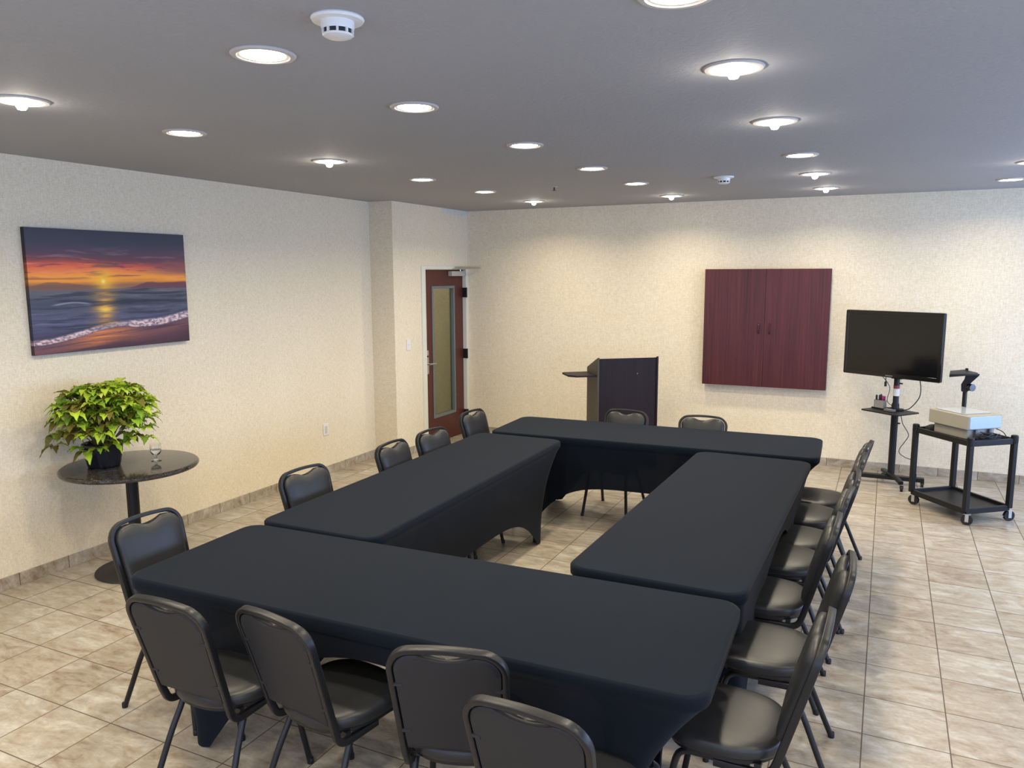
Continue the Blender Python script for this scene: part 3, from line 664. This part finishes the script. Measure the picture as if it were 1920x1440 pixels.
for k in range(40):
    a = k * .9; r0 = .05 + .025 * sin(k * 1.7); pts.append((.040 * cos(a) * (1 + .3 * sin(k)), r0 * 1.6 * sin(a), .010 + .013 * (1 + sin(k * 2.3)) + .0006 * k))
pts += [(.03, .13, .02), (.0, .14, .06), (-.03, .10, .085)]
b.tube(smoothpath(pts, 6), .0038, 6)
dx, dy = CL / 2 - .075, .03
o = b.build('power_cord', 'rubber', smooth=True, loc=(.640 + dx * cos(CA) - dy * sin(CA), 7.455 + dx * sin(CA) + dy * cos(CA), .673), rz=CA); tag(o, 'black power cord bundled on the cart beside the projector', 'power cord')
# dark folded cover at the far end of the cart shelf
dx, dy = -CL / 2 + .055, .0
b = MB(); b.rings([[(x * s, y * s, z) for x, y in rrect(.08, .30, .03, 4)] for s, z in ((.95, 0), (1, .01), (.98, .03), (.7, .045))]); o = b.build('folded_cover', 'rubber', smooth=True, loc=(.640 + dx * cos(CA) - dy * sin(CA), 7.455 + dx * sin(CA) + dy * cos(CA), .673), rz=CA); tag(o, 'dark folded bundle behind the projector on the far end of the cart', 'bundle')

# ------------------------------------------------------------------ folding tables under fitted stretch covers
ZT = .745
def cover(name, cx, cy, L, W, ang, hems, label, tlabel):
    """L along local x.  hems = (S, E, N, W): height and sharpness of the hem arch on each side"""
    t = thing('folding_table', tlabel, 'table', (cx, cy, 0), ang, 'folding tables under the covers')
    b = MB(); b.prism(rrect(L - .03, W - .03, .07, 4), ZT - .045, ZT - .006); b.build('tabletop', 'tabletop', t)
    for sx in (-1, 1):
        for sy in (-1, 1):
            b = MB(); x = sx * (L / 2 - .335); y = sy * (W / 2 - .10); b.cyl((x, y, .006), (x, y, ZT - .046), .014, 12); b.build('leg', 'blackmetal', t, smooth=True)
    n = 40; side = []
    r = .082; hx, hy = L / 2, W / 2
    def pt(k, i):                                     # side k, step i -> plan point at the rim, t in -1..1
        tt = -1 + 2 * i / n
        if k == 0: return (tt * (hx - r), -hy, tt)
        if k == 1: return (hx, tt * (hy - r), tt)
        if k == 2: return (-tt * (hx - r), hy, tt)
        return (-hx, -tt * (hy - r), tt)
    corner = [(hx - r, -hy + r, -pi / 2), (hx - r, hy - r, 0), (-hx + r, hy - r, pi / 2), (-hx + r, -hy + r, pi)]
    rim = []                                          # (x, y, hem height)
    for k in range(4):
        for i in range(n + 1):
            x, y, tt = pt(k, i); h, e = hems[k]; rim.append((x, y, max(.003, h * (1 - min(1, abs(tt) / .962) ** e)), k, tt))
        c0, c1, a = corner[k]
        for q in (1, 2, 3, 4): aa = a + pi / 2 * q / 5; rim.append((c0 + r * cos(aa), c1 + r * sin(aa), .003, k, 1))
    def at(x, y, z):
        f = max(0., min(1., (ZT - .055 - z) / (ZT - .055))); ins = 1 - (1 - f) ** 2.2; iw = 1 - (1 - f) ** 4
        e = .009 * min(1., max(0., (ZT - .048 - z) / .012)); return (x * (hx - e - .276 * ins) / hx, y * (hy - e - .042 * iw) / hy, z)
    rings = [[(x * (1 - .014 / hx) , y * (1 - .014 / hy), ZT) for x, y, h, k, tt in rim], [(x * (1 - .005 / hx), y * (1 - .005 / hy), ZT - .0035) for x, y, h, k, tt in rim], [(x, y, ZT - .010) for x, y, h, k, tt in rim]]
    zb = ZT - .045; rings.append([(x, y, zb) for x, y, h, k, tt in rim])
    m = 16
    for j in range(1, m + 1):
        R_ = []
        for x, y, h, k, tt in rim:
            z = zb + (h - zb) * (j / m) ** 1.5; p = at(x, y, z)
            R_.append(p)
        rings.append(R_)
    b = MB(); b.cur = 0; b.rings(rings, False, False)
    b.cur = 1; o_ = len(b.v); b.v += rings[0]; b.f.append(tuple(range(o_, o_ + len(rim)))); b.mi.append(1)
    # the tight top takes the first ring as well
    for i in range(len(rim)): b.mi[i] = 1
    o = b.build('tablecloth', ['cloth', 'clothtop'], smooth=True, loc=(cx, cy, 0), rz=ang, angle=60)
    tag(o, label, 'tablecloth', 'black fitted cloths on the hollow square of tables')
HI, LO = (.60, 1.9), (.33, 3.6)
cover('a', -1.6903, 2.6104, 2.504, .8026, .0275, (HI, (.56, 2.2), LO, (.5, 2.2)), 'black stretch tablecloth on the table nearest the camera', 'folding table inside the black cloth nearest the camera')
cover('b', -2.5939, 4.287, 2.55, .745, pi / 2 + .0087, ((.30, 3.4), (.36, 2.4), HI, (.36, 2.4)), 'black stretch tablecloth on the left-hand long table', 'folding table inside the black cloth on the left')
cover('c', -.8222, 4.3608, 2.527, .785, pi / 2 - .017, (HI, (.36, 2.4), LO, (.36, 2.4)), 'black stretch tablecloth on the right-hand long table', 'folding table inside the black cloth on the right')
cover('d', -1.6583, 6.047, 2.554, .757, .0407, ((.345, 3.6), (.5, 2.2), HI, (.5, 2.2)), 'black stretch tablecloth on the far table in front of the lectern', 'folding table inside the black cloth at the far side')

# ------------------------------------------------------------------ banquet chairs
cW, cWb, cZ, cYt, cR = .197, .182, .898, -.313, .087
TILT = (cYt + .2) / (cZ - .5)                            # dy/dz of the back
def yb_(z): return -.2 + TILT * (z - .5)
NB = V((0, 1, -TILT)).normalized()                       # front normal of the back plane
def back_outline(off, z0, dip=0.0, n=10, dw=.095, flat=False):
    """right half outline from the bottom up to the middle of the top, inset by off from the outer edge"""
    W, zt, r = cW - off, cZ - off, max(.02, cR - off)
    P = []
    zs = zt - r - .006
    for i in range(n + 1): t = i / n; P.append((cWb - off + (cW - cWb) * t, z0 + (zs - z0) * t))
    for i in range(1, 9): a = pi / 2 * i / 8; P.append((W - r + r * cos(a), zs + r * sin(a)))
    for i in range(1, 17):
        x = (W - r) * (1 - i / 16); P.append((x, zt - .006 * (x / (W - r)) ** 2 - dip * ((1 - min(1, x / dw) ** 2) if flat else (.5 + .5 * cos(pi * min(1, x / dw))))))
    return P
def full(P): return P + [(-x, z) for x, z in reversed(P[:-1])]
def make_chair():
    t = thing('banquet_chair', 'x', 'chair', (0, 0, 0), 0, 'black vinyl banquet chairs')
    # seat cushion: rounded square, domed
    def so(s, z, nn=3.2):
        out = []
        for j in range(48):
            a = 2 * pi * j / 48; c, d = cos(a), sin(a)
            nq = nn if d > 0 else 2.55; x = abs(c) ** (2 / nq) * (1 if c >= 0 else -1) * .205; y = abs(d) ** (2 / nq) * (1 if d >= 0 else -1) * .205
            x *= 1 + .04 * (y / .2); out.append((x * s, y * s + .004, z + .012))
        return out
    b = MB(); b.rings([so(.90, .422), so(.975, .424), so(1.0, .434), so(1.0, .452), so(.985, .462), so(.95, .470), so(.86, .4765), so(.7, .481), so(.45, .4845), so(.15, .486)]); b.build('seat', 'vinyl', t, smooth=True, angle=60)
    b = MB(); b.rings([so(.93, .407), so(.93, .4215)]); b.build('seat_board', 'frame', t)
    # backrest: cushion in front, panel behind, both notched under the top rail
    def backpart(off, z0, f0, layers, dip, dw=.095, flat=False):
        P = full(back_outline(off, z0, dip, 10, dw, flat)); cz = (z0 + cZ) / 2; rs = []
        for s, d in layers:
            rs.append([V((x * s, yb_(cz + (z - cz) * s), cz + (z - cz) * s)) + NB * d for x, z in P])
        return rs
    b = MB(); b.rings(backpart(.025, .515, 0, [(.965, .004), (.995, .006), (1.0, .014), (.985, .026), (.95, .033), (.86, .039), (.6, .043), (.25, .044)], .027)); b.build('backrest', 'vinyl', t, smooth=True, angle=60)
    b = MB(); b.rings(backpart(.0235, .485, 0, [(1.0, .003), (1.0, -.008), (.99, -.0105), (.9, -.0112)], .024, .092, True))
    b.build('back_panel', 'panel', t, smooth=True, angle=50)
    # small tabs joining the panel to the frame
    b = MB()
    for s in (-1, 1):
        for z in (.56, .75):
            x = (cWb + (cW - cWb) * (z - .49) / (cZ - .09 - .49)) - .03; c = V((s * x, yb_(z), z)) - NB * .005
            b.box(c - NB * .004, (.03, .008, .010))
    b.build('panel_tab', 'panel', t)
    # tubular back frame with the J bend under the seat
    half = back_outline(.0098, .455); Pn = []; Dn = []
    J = []
    zj, rj = .447, .050; ye = yb_(zj)
    J += [V((cWb - .015, .02, zj - rj - .004)), V((cWb - .014, -.06, zj - rj - .004)), V((cWb - .013, ye + rj + .012, zj - rj - .004))]
    for i in range(1, 8):
        a = -pi / 2 - (pi / 2 - .25) * i / 7; J.append(V((cWb - .013, ye + rj + .004 + rj * cos(a), zj - .002 + rj * sin(a))))
    loop = [V((x, yb_(z), z)) for x, z in half]
    path = J + loop; full_ = path + [V((-p.x, p.y, p.z)) for p in reversed(path[:-1])]
    for i, p in enumerate(full_):
        k = i if i < len(path) else len(full_) - 1 - i
        if k < len(J):
            T = (path[k + 1] - path[max(0, k - 1)]).normalized(); D = V((1, 0, 0)).cross(T)
            if D.y < 0: D = -D
            if k < 3: D = V((0, 0, 1))
            Dn.append(D.normalized())
        else: Dn.append(NB)
    b = MB(); b.sweep(full_, rrect(.027, .0195, .0032, 2), Dn); b.build('back_frame', 'frame', t, smooth=True, angle=50)
    # legs: front and rear legs share a rail under the seat
    for s in (-1, 1):
        x = s * .158; zr = .402; pts = [(x, .0, zr), (x, .07, zr), (x, .115, zr - .003), (x * 1.005, .142, zr - .020), (x * 1.015, .155, zr - .055), (s * .1665, .168, .27), (s * .179, .193, .13), (s * .190, .215, .004)]
        b = MB(); b.tube(smoothpath(pts, 6), .0122, 12); b.lathe([(.0135, .0), (.0135, .022), (.012, .024)], (s * .190, .2155, 0), 12); b.build('leg', 'frame', t, smooth=True, angle=50)
        pts = [(x, .0, zr), (x, -.04, zr), (x, -.075, zr - .004), (x * 1.008, -.106, zr - .024), (x * 1.02, -.124, zr - .058), (s * .171, -.165, .26), (s * .184, -.218, .13), (s * .196, -.270, .004)]
        b = MB(); b.tube(smoothpath(pts, 6), .0122, 12); b.lathe([(.0135, .0), (.0135, .022), (.012, .024)], (s * .196, -.2705, 0), 12); b.build('leg', 'frame', t, smooth=True, angle=50)
    b = MB(); b.bx(-.158, .158, .10, .122, zr - .012, zr + .010); b.bx(-.170, .170, -.135, -.113, zr + .004, zr + .024)
    for s in (-1, 1): b.bx(s * .158 - .012, s * .158 + .012, -.10, .12, zr + .009, .421)
    b.build('seat_rail', 'frame', t)
    return t
CH = make_chair(); first = True
def chair(x, y, deg, label, sc=(1, 1, 1)):
    global first
    if first: CH.location = (x, y, 0); CH.rotation_euler = (0, 0, R(deg)); CH['label'] = label; first = False; return CH
    c = dup(CH, (x, y, 0), R(deg), label); c.scale = sc; return c
chair(-2.889, 2.495, -92.7, 'black vinyl banquet chair at the left end of the nearest table')
chair(-2.273, 2.138, .3, 'black banquet chair at the near side of the nearest table, first from the left')
chair(-1.793, 2.21, -9.0, 'black banquet chair at the near side of the nearest table, second from the left')
chair(-1.264, 2.245, 17.4, 'black banquet chair at the near side of the nearest table, third from the left')
chair(-.803, 2.063, -2.6, 'black banquet chair at the nearest table, rightmost and cut by the bottom edge')
chair(-2.848, 3.575, -95.3, 'black banquet chair on the wall side of the left long table, nearest the camera', (1.015, 1, .981))
chair(-2.775, 4.440, -88.8, 'black banquet chair on the wall side of the left long table, second from the camera', (1.015, 1, .981))
chair(-2.775, 4.944, -94.6, 'black banquet chair on the wall side of the left long table, third from the camera', (1.02, 1, .972))
chair(-2.860, 5.747, -93.6, 'black banquet chair near the red door, farthest on the left side', (1.015, 1, .981))
chair(-2.030, 6.215, 177.4, 'black banquet chair behind the far table, in front of the lectern', (1.03, 1, .946))
chair(-1.326, 6.225, 184.5, 'black banquet chair behind the far table, right of the lectern', (1.03, 1, .942))
for k, (x, y, a) in enumerate(((-.423, 2.665, 89.1), (-.376, 3.28, 92.8), (-.46, 3.85, 89.5), (-.43, 4.40, 86.5), (-.405, 4.78, 91.6), (-.385, 5.29, 88), (-.362, 5.72, 84.5))):
    chair(x, y, a, 'black banquet chair in the right-hand row of seven, ' + ['closest to the camera', 'second from the camera', 'third from the camera', 'fourth from the camera', 'fifth from the camera', 'sixth from the camera', 'farthest from the camera'][k])

# ------------------------------------------------------------------ daylight, camera, view
def area(name, loc, rot, sx, sy, e, col, spread=180):
    d = bpy.data.lights.new(name, 'AREA'); d.shape = 'RECTANGLE'; d.size = sx; d.size_y = sy; d.energy = e; d.color = col; d.spread = R(spread)
    o = bpy.data.objects.new(name, d); COL.objects.link(o); o.location = loc; o.rotation_euler = rot; return o
for (a, c) in WY: area('window_daylight', (XR + .05, (a + c) / 2, (WZ0 + WZ1) / 2), (0, R(90), 0), WZ1 - WZ0 - .1, c - a - .1, 135 if a > 5 else 58, (.42, .60, 1))
for (a, c) in WX: area('window_daylight', ((a + c) / 2, YF - .05, (WZ0 + WZ1) / 2), (R(90), 0, 0), c - a - .1, WZ1 - WZ0 - .1, 50, (.44, .60, 1))
area('corridor_lamp', (-6.2, 8.0, 2.75), (0, 0, 0), 1.2, .6, 17, (1, .90, .74))
W = bpy.data.worlds.new('World'); SC.world = W; W.use_nodes = True
bg = W.node_tree.nodes['Background']; bg.inputs[0].default_value = (.6, .75, 1, 1); bg.inputs[1].default_value = .6

f, pitch, roll, yaw, hc = 1458.7372, -.14217109, -.00401224, -.44864034, 2.04425
fw = V((sin(yaw) * cos(pitch), cos(yaw) * cos(pitch), sin(pitch))); rt = V((cos(yaw), -sin(yaw), 0)); up = rt.cross(fw)
rt2 = rt * cos(roll) + up * sin(roll); up2 = -rt * sin(roll) + up * cos(roll)
cam = bpy.data.cameras.new('camera'); co = bpy.data.objects.new('camera', cam); COL.objects.link(co)
cam.sensor_width = 36; cam.lens = f * 36 / 1920; cam.clip_start = .05
m = Matrix((rt2, up2, -fw)).transposed().to_4x4(); m.translation = V((0, 0, hc)); co.matrix_world = m
SC.camera = co
SC.view_settings.view_transform = 'Standard'; SC.view_settings.look = 'None'; SC.view_settings.gamma = 1; SC.view_settings.exposure = 0
SC.cycles.max_bounces = 8; SC.cycles.diffuse_bounces = 4; SC.cycles.transparent_max_bounces = 12
SC.cycles.sample_clamp_indirect = 8; SC.cycles.caustics_refractive = False; SC.cycles.caustics_reflective = False
